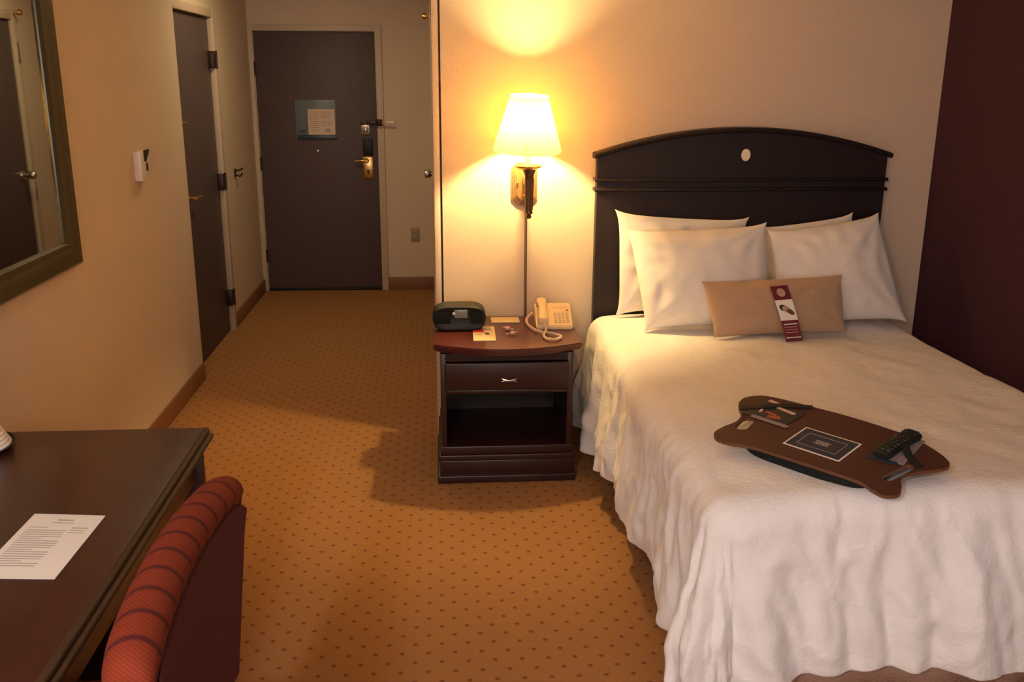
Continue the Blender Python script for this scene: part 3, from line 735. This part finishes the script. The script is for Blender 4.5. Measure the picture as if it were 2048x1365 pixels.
def sbox(name, m, x0, x1, y0, y1, z0, z1, parent, bev=0):
    t = bmesh.new(); box(t, x0, x1, y0, y1, z0, z1, bev=bev); bmesh.ops.transform(t, matrix=SM, verts=t.verts); return obj(name, t, m, parent)
for r_ in range(5):
    for c_ in range(4): sbox('key', M['phonekey'], .000+c_*.018, .013+c_*.018, .022+r_*.016, .032+r_*.016, -.002, .004, tb, .001)
sbox('name_strip', M['cord'], -.005, .066, .135, .160, -.002, .002, tb, .001)
sbox('message_lamp', M['bronze'], .058, .068, .112, .118, -.002, .003, tb, .001)
# handset
t = bmesh.new(); rg = []
for y, w0_, h0_, zc in ((.004, .016, .010, .012), (.010, .023, .020, .016), (.035, .024, .022, .018), (.052, .019, .014, .028), (.090, .017, .013, .033), (.125, .019, .014, .028), (.142, .024, .022, .018), (.166, .023, .020, .016), (.172, .016, .010, .012)):
    rg.append([t.verts.new((-.052+w0_*math.copysign(abs(math.cos(a))**.6, math.cos(a)), y, zc+h0_*math.copysign(abs(math.sin(a))**.6, math.sin(a)))) for a in [2*math.pi*k/16 for k in range(16)]])
for A, B in zip(rg, rg[1:]):
    for k in range(16): t.faces.new((A[k], A[(k+1) % 16], B[(k+1) % 16], B[k]))
t.faces.new(rg[0]); t.faces.new(list(reversed(rg[-1]))); bmesh.ops.recalc_face_normals(t, faces=t.faces); bmesh.ops.transform(t, matrix=SM, verts=t.verts); obj('handset', t, M['phone'], te)
# coiled cord
path_ = smoothpath([(.452, 4.036, .640), (.452, 4.00, .622), (.434, 3.93, .619), (.443, 3.868, .619), (.483, 3.862, .619), (.506, 3.905, .619), (.470, 3.955, .620), (.428, 3.975, .621), (.398, 4.03, .620), (.380, 4.12, .620), (.386, 4.21, .622), (.412, 4.235, .64)], 26)
hel = []; up_ = None
for i, p in enumerate(path_):
    d = (path_[min(i+1, len(path_)-1)]-path_[max(0, i-1)]).normalized(); s = d.cross(Vector((0, 0, 1))).normalized(); q = s.cross(d)
    a = i*1.5; hel.append(p+(s*math.cos(a)+q*math.sin(a))*.0042)
b = new(); tube(b, smoothpath(hel, 3), .0028, 6); obj('coiled_cord', b, M['cord'], te)

# booklet
bk = thing('booklet', 'small square booklet with red band lying at front of nightstand top', 'booklet', (.180, 3.99, .611))
def zrot(name, m, x0, x1, y0, y1, z0, z1, parent, rot, c, bev=0):
    t = bmesh.new(); box(t, x0, x1, y0, y1, z0, z1, bev=bev); bmesh.ops.rotate(t, cent=Vector(c), matrix=Matrix.Rotation(rot, 3, 'Z'), verts=t.verts); return obj(name, t, m, parent)
C0 = (.180, 3.99, 0)
zrot('cover', M['phone'], .132, .228, 3.878, 4.108, .6105, .6135, bk, -.02, C0)
zrot('red_band', M['redink'], .133, .178, 4.005, 4.052, .6135, .6140, bk, -.02, C0)
zrot('dark_print', M['darkleaf'], .134, .176, 4.060, 4.080, .6135, .6140, bk, .05, C0)
zrot('dark_print', M['ink'], .184, .224, 4.030, 4.090, .6135, .6140, bk, .15, C0)
zrot('dark_print', M['ink'], .140, .172, 3.960, 3.985, .6135, .6140, bk, -.1, C0)
zrot('dark_print', M['darkleaf'], .182, .200, 3.965, 4.000, .6135, .6140, bk, .3, C0)
tag(zrot('notepad', M['phone'], .222, .352, 4.175, 4.265, .6105, .6165, None, -.01, (.287, 4.22, 0), .0015), 'pale narrow notepad lying between clock radio and telephone', 'notepad')
def candy(x, y, a, label):
    o = thing('wrapped_candy', label, 'candy', (x, y, .611), 'wrapped candies on the nightstand')
    t = bmesh.new(); bmesh.ops.create_uvsphere(t, u_segments=16, v_segments=10, radius=1); bmesh.ops.scale(t, vec=(.014, .011, .009), verts=t.verts)
    bmesh.ops.rotate(t, matrix=Matrix.Rotation(a, 3, 'Z'), verts=t.verts); bmesh.ops.translate(t, vec=(x, y, .6205), verts=t.verts); obj('sweet', t, M['candy'], o)
    for s in (-1, 1):
        d = Vector((math.cos(a)*s, math.sin(a)*s, 0)); p = Vector((-d.y, d.x, 0)); t = bmesh.new()
        base_ = Vector((x, y, .6195))+d*.012
        q = [base_, base_+d*.014+p*.009+Vector((0, 0, .002)), base_+d*.017+Vector((0, 0, -.003)), base_+d*.014-p*.009+Vector((0, 0, .003))]
        prism(t, q, (0, 0, .0012), 0); obj('wrapper_end', t, M['candy'], o)
candy(.286, 4.045, 2.4, 'pink wrapped candy on the nightstand, the one farther back')
candy(.302, 3.965, .4, 'pink wrapped candy on the nightstand, the one nearer the front')

# ------------------------------------------------------------ wall sconce
sx, sy = .377, 4.12
sn = thing('wall_sconce', 'lit bronze wall lamp with white cone shade above the nightstand', 'lamp', (sx, 4.33, 1.13))
def octa(x0, x1, z0, z1, c, y): return [Vector((x, y, z)) for x, z in ((x0+c, z0), (x1-c, z0), (x1, z0+c), (x1, z1-c), (x1-c, z1), (x0+c, z1), (x0, z1-c), (x0, z0+c))]
b = new()
for k, (i_, y_) in enumerate(((0, 4.320), (.008, 4.314), (.016, 4.308), (.022, 4.303))): prism(b, octa(.320+i_, .437-i_, 1.128+i_, 1.318-i_, .026, y_), (0, .010, 0), 0)
bp_ = obj('backplate', b, M['plate'], sn)
for x, z in ((.348, 1.232), (.378, 1.175)):
    b = new(); lathe(b, [(.003, 0), (.003, .006), (.006, .009), (.005, .014), (0, .015)], (x, 4.303, z), (0, -1, 0), 12); obj('knob', b, M['brass'], bp_)
b = new(); tube(b, smoothpath([(sx, 4.305, 1.25), (sx, 4.25, 1.235), (sx, 4.17, 1.235), (sx, sy, 1.25)]), .009, 10); obj('arm', b, M['bronze'], sn)
b = new(); lathe(b, [(.0, 1.094), (.008, 1.096), (.012, 1.104), (.008, 1.113), (.016, 1.117), (.017, 1.125), (.014, 1.130), (.015, 1.18), (.017, 1.25), (.020, 1.283), (.028, 1.303), (.030, 1.308), (.02, 1.310)], (sx+.006, sy, 0), n=28)
for k in range(12):
    a = 2*math.pi*k/12; tube(b, [(sx+.006+.0145*math.cos(a), sy+.0145*math.sin(a), 1.132), (sx+.006+.0155*math.cos(a), sy+.0155*math.sin(a), 1.20), (sx+.006+.0185*math.cos(a), sy+.0185*math.sin(a), 1.27)], .0028, 6)
obj('fluted_stem', b, M['bronze'], sn)
b = new(); lathe(b, [(.015, 1.306), (.045, 1.310), (.062, 1.319), (.065, 1.325), (.06, 1.323), (.04, 1.316), (.014, 1.314)], (sx, sy, 0), n=36); obj('dish', b, M['brass'], sn)
b = new(); lathe(b, [(.0135, 1.314), (.0135, 1.44), (.010, 1.445)], (sx, sy, 0), n=20); obj('candle_tube', b, M['candle'], sn)
b = new(); lathe(b, [(.010, 1.445), (.014, 1.46), (.016, 1.475), (.0, 1.480)], (sx, sy, 0), n=20); obj('bulb', b, M['bulb'], sn)
b = new(); n_ = 56; rg = []
for r_, z in ((.146, 1.388), (.1465, 1.391), (.146, 1.396), (.0815, 1.612), (.0820, 1.617), (.0805, 1.617), (.080, 1.611), (.1445, 1.396), (.1445, 1.388)):
    rg.append([b.verts.new((sx+r_*math.cos(2*math.pi*k/n_), sy+r_*math.sin(2*math.pi*k/n_), z)) for k in range(n_)])
rg = [rg[0], rg[2], rg[3], rg[4]]
for A, B in zip(rg, rg[1:]):
    for k in range(n_): b.faces.new((A[k], A[(k+1) % n_], B[(k+1) % n_], B[k]))
loose = [v for v in b.verts if not v.link_faces]; bmesh.ops.delete(b, geom=loose, context='VERTS')
tilt = Matrix.Translation((sx, sy, 1.505)) @ Matrix.Rotation(math.radians(6.5), 4, 'X') @ Matrix.Rotation(math.radians(1.2), 4, 'Y') @ Matrix.Translation((-sx, -sy, -1.505))
bmesh.ops.transform(b, matrix=tilt, verts=b.verts)
sd = obj('shade', b, M['shade'], sn)
b = new()
for k in range(3):
    a = 2*math.pi*k/3+.4; tube(b, [(sx+.012*math.cos(a), sy+.012*math.sin(a), 1.442), (sx+.1305*math.cos(a), sy+.1305*math.sin(a), 1.442)], .0012, 6)
bmesh.ops.transform(b, matrix=tilt, verts=b.verts); obj('shade_spider', b, M['brass'], sd)
b = new(); box(b, .3835, .3945, 4.318, 4.330, .10, 1.135, bev=.002); obj('cord_cover', b, M['bronze'], sn)

# ------------------------------------------------------------ desk
dk = thing('desk', 'dark reddish wood writing desk against the left wall under the mirror', 'desk', (-1.0, 1.5, 0))
obj('desktop', bx(-1.378, -.664, .40, 2.530, .728, .752, bev=.002), M['desk'], dk)
b = new(); box(b, -.668, -.650, .40, 2.532, .736, .7525, bev=.006, seg=3); box(b, -.668, -.640, .40, 2.532, .722, .738, bev=.006, seg=3); obj('front_edge', b, M['deskedge'], dk)
obj('end_panel', bx(-1.375, -.664, 2.468, 2.500, 0, .726, bev=.003), M['desk'], dk)
obj('end_panel', bx(-1.375, -.664, .44, .472, 0, .726, bev=.003), M['desk'], dk)
obj('back_panel', bx(-1.375, -1.355, .472, 2.468, .25, .726), M['darkint'], dk)
b = new(); box(b, -.700, -.680, .472, 2.468, .62, .724, bev=.003); obj('apron', b, M['desk'], dk)

# paper on desk
pp = thing('printed_letter', 'white printed sheet of paper lying on the dark desk', 'paper', (-.86, 1.86, .7535))
Q = [Vector(v_) for v_ in ((-.912, 2.004, .7532), (-.752, 1.984, .7532), (-.758, 1.708, .7532), (-.918, 1.722, .7532))]
b = new(); prism(b, Q, (0, 0, .0006), 0); sh = obj('sheet', b, M['paper'], pp)
b = new()
def onp(u, v): return (Q[0]*(1-u)+Q[1]*u)*(1-v)+(Q[3]*(1-u)+Q[2]*u)*v
def line(u0, u1, v, hgt=.010):
    P_ = [onp(u0, v)+Vector((0, 0, .0006)), onp(u1, v)+Vector((0, 0, .0006)), onp(u1, v+hgt)+Vector((0, 0, .0006)), onp(u0, v+hgt)+Vector((0, 0, .0006))]
    prism(b, P_, (0, 0, .0002), 0)
line(.40, .62, .09, .02); line(.36, .66, .14, .012); line(.68, .90, .22, .014); line(.68, .86, .26, .012); line(.68, .9, .30, .012); line(.1, .35, .22, .012)
for k in range(17): line(.09, .62+.04*random.random() if k % 5 != 4 else .4, .27+k*.034, .012)
obj('print_lines', b, M['ink'], sh)

# tray and ribbed cup
tag(obj('tray', lathe(new(), [(.0, .752), (.108, .752), (.119, .757), (.122, .762), (.117, .761), (.106, .7565), (0, .756)], (-1.25, 2.405, 0), n=48, cap=False), M['black'], loc=(-1.25, 2.405, .752)), 'round black tray on the far left corner of the desk', 'tray')
pr_ = []
for k in range(61):
    z = k/60*.11; pr_.append((.097-.52*z+.0012*math.sin(k*2*math.pi/5), .7570+z))
pr_.append((.0, .868))
tag(obj('ribbed_cup', lathe(new(), [(.0, .7570)]+pr_, (-1.237, 2.415, 0), n=48, cap=False), M['white'], loc=(-1.237, 2.415, .757)), 'white ribbed upturned cup on the black tray, cut by left photo edge', 'cup')

# ------------------------------------------------------------ chair
ch = thing('desk_chair', 'red striped upholstered chair pushed in at the desk', 'chair', (-.65, 1.5, 0))
def chairback():
    t = bmesh.new(); ny, cs = 56, []
    yc, hw = 1.485, .325
    for j in range(ny+1):
        s = math.sin((j/ny*2-1)*math.pi/2*.985)/math.sin(math.pi/2*.985)
        y = yc+hw*s
        endr = (1-abs(s)**11)**.42 if abs(s) < 1 else 0
        ztop = .932+.020*(1-s*s)-.035*(1-endr)
        bow = -.022*(1-s*s)
        ring = []
        prof = [(-.475, .46), (-.476, .60), (-.473, .74), (-.466, .80), (-.470, .85), (-.472, .895)]
        P_ = []
        for x, z in ((-.045, .46), (-.045, .60), (-.045, .72), (-.046, .80), (-.050, .85), (-.052, .885)): P_.append((x, z))
        for k in range(1, 10):
            a = math.pi*(1-k/10); P_.append((-.008+.044*math.cos(a), .885+.045*math.sin(a)))
        P_ += [(.030, .885), (.028, .80), (.028, .70), (.028, .60), (.028, .46)]
        for x, z in P_:
            lean = -.477+(z-.46)*.105
            zz = z if z < .7 else .7+(z-.7)/(.930-.7)*(ztop-.7)
            xx = x*(.45+.55*endr)
            ring.append(t.verts.new((lean+bow+xx, y, zz)))
        cs.append(ring)
    n = len(cs[0])
    for A, B in zip(cs, cs[1:]):
        for k in range(n): t.faces.new((A[k], A[(k+1) % n], B[(k+1) % n], B[k]))
    t.faces.new(cs[0]); t.faces.new(list(reversed(cs[-1]))); bmesh.ops.recalc_face_normals(t, faces=t.faces)
    return t
obj('backrest', chairback(), M['chair'], ch, ang=180)
# outer back panel
t = bmesh.new(); rows_ = []
for j in range(25):
    s = (j/24*2-1)*.945; y = 1.485+.325*s; bow = -.022*(1-s*s); r = []
    for z in (.47, .58, .70, .80, .880): r.append((Vector((-.477+(z-.46)*.105+bow+.0290, y, z+(0 if z < .85 else .016*(1-s*s)-.05*abs(s)**10)))))
    rows_.append(r)
A_ = [[t.verts.new(p) for p in r] for r in rows_]; B_ = [[t.verts.new(p+Vector((.006, 0, 0))) for p in r] for r in rows_]
for j in range(24):
    for k in range(4):
        t.faces.new((A_[j][k], A_[j+1][k], A_[j+1][k+1], A_[j][k+1])); t.faces.new((B_[j][k], B_[j][k+1], B_[j+1][k+1], B_[j+1][k]))
for j in range(24):
    t.faces.new((A_[j][0], B_[j][0], B_[j+1][0], A_[j+1][0])); t.faces.new((A_[j][4], A_[j+1][4], B_[j+1][4], B_[j][4]))
for k in range(4):
    t.faces.new((A_[0][k], A_[0][k+1], B_[0][k+1], B_[0][k])); t.faces.new((A_[24][k], B_[24][k], B_[24][k+1], A_[24][k+1]))
bmesh.ops.recalc_face_normals(t, faces=t.faces); obj('outer_back', t, M['chairback'], ch)
obj('seat', bx(-1.0, -.515, 1.19, 1.78, .38, .49, bev=.035, seg=4), M['chair'], ch)
obj('seat_rail', bx(-.98, -.485, 1.21, 1.76, .32, .385, bev=.006), M['head'], ch)
for x, y in ((-.95, 1.25), (-.95, 1.73), (-.50, 1.25), (-.50, 1.73)):
    b = new(); dx = -.0 if x < -.7 else .035
    t = bmesh.new(); bmesh.ops.create_cone(t, cap_ends=True, segments=4, radius1=.018, radius2=.028, depth=.325); bmesh.ops.rotate(t, matrix=Matrix.Rotation(math.pi/4, 3, 'Z'), verts=t.verts)
    for v_ in t.verts: v_.co += Vector((x+(dx if v_.co.z < 0 else 0), y, .1625))
    merge(b, t); obj('leg', b, M['head'], ch)
for y in (1.26, 1.71): obj('back_post', bx(-.505, -.465, y-.02, y+.02, .38, .50, bev=.004), M['head'], ch)
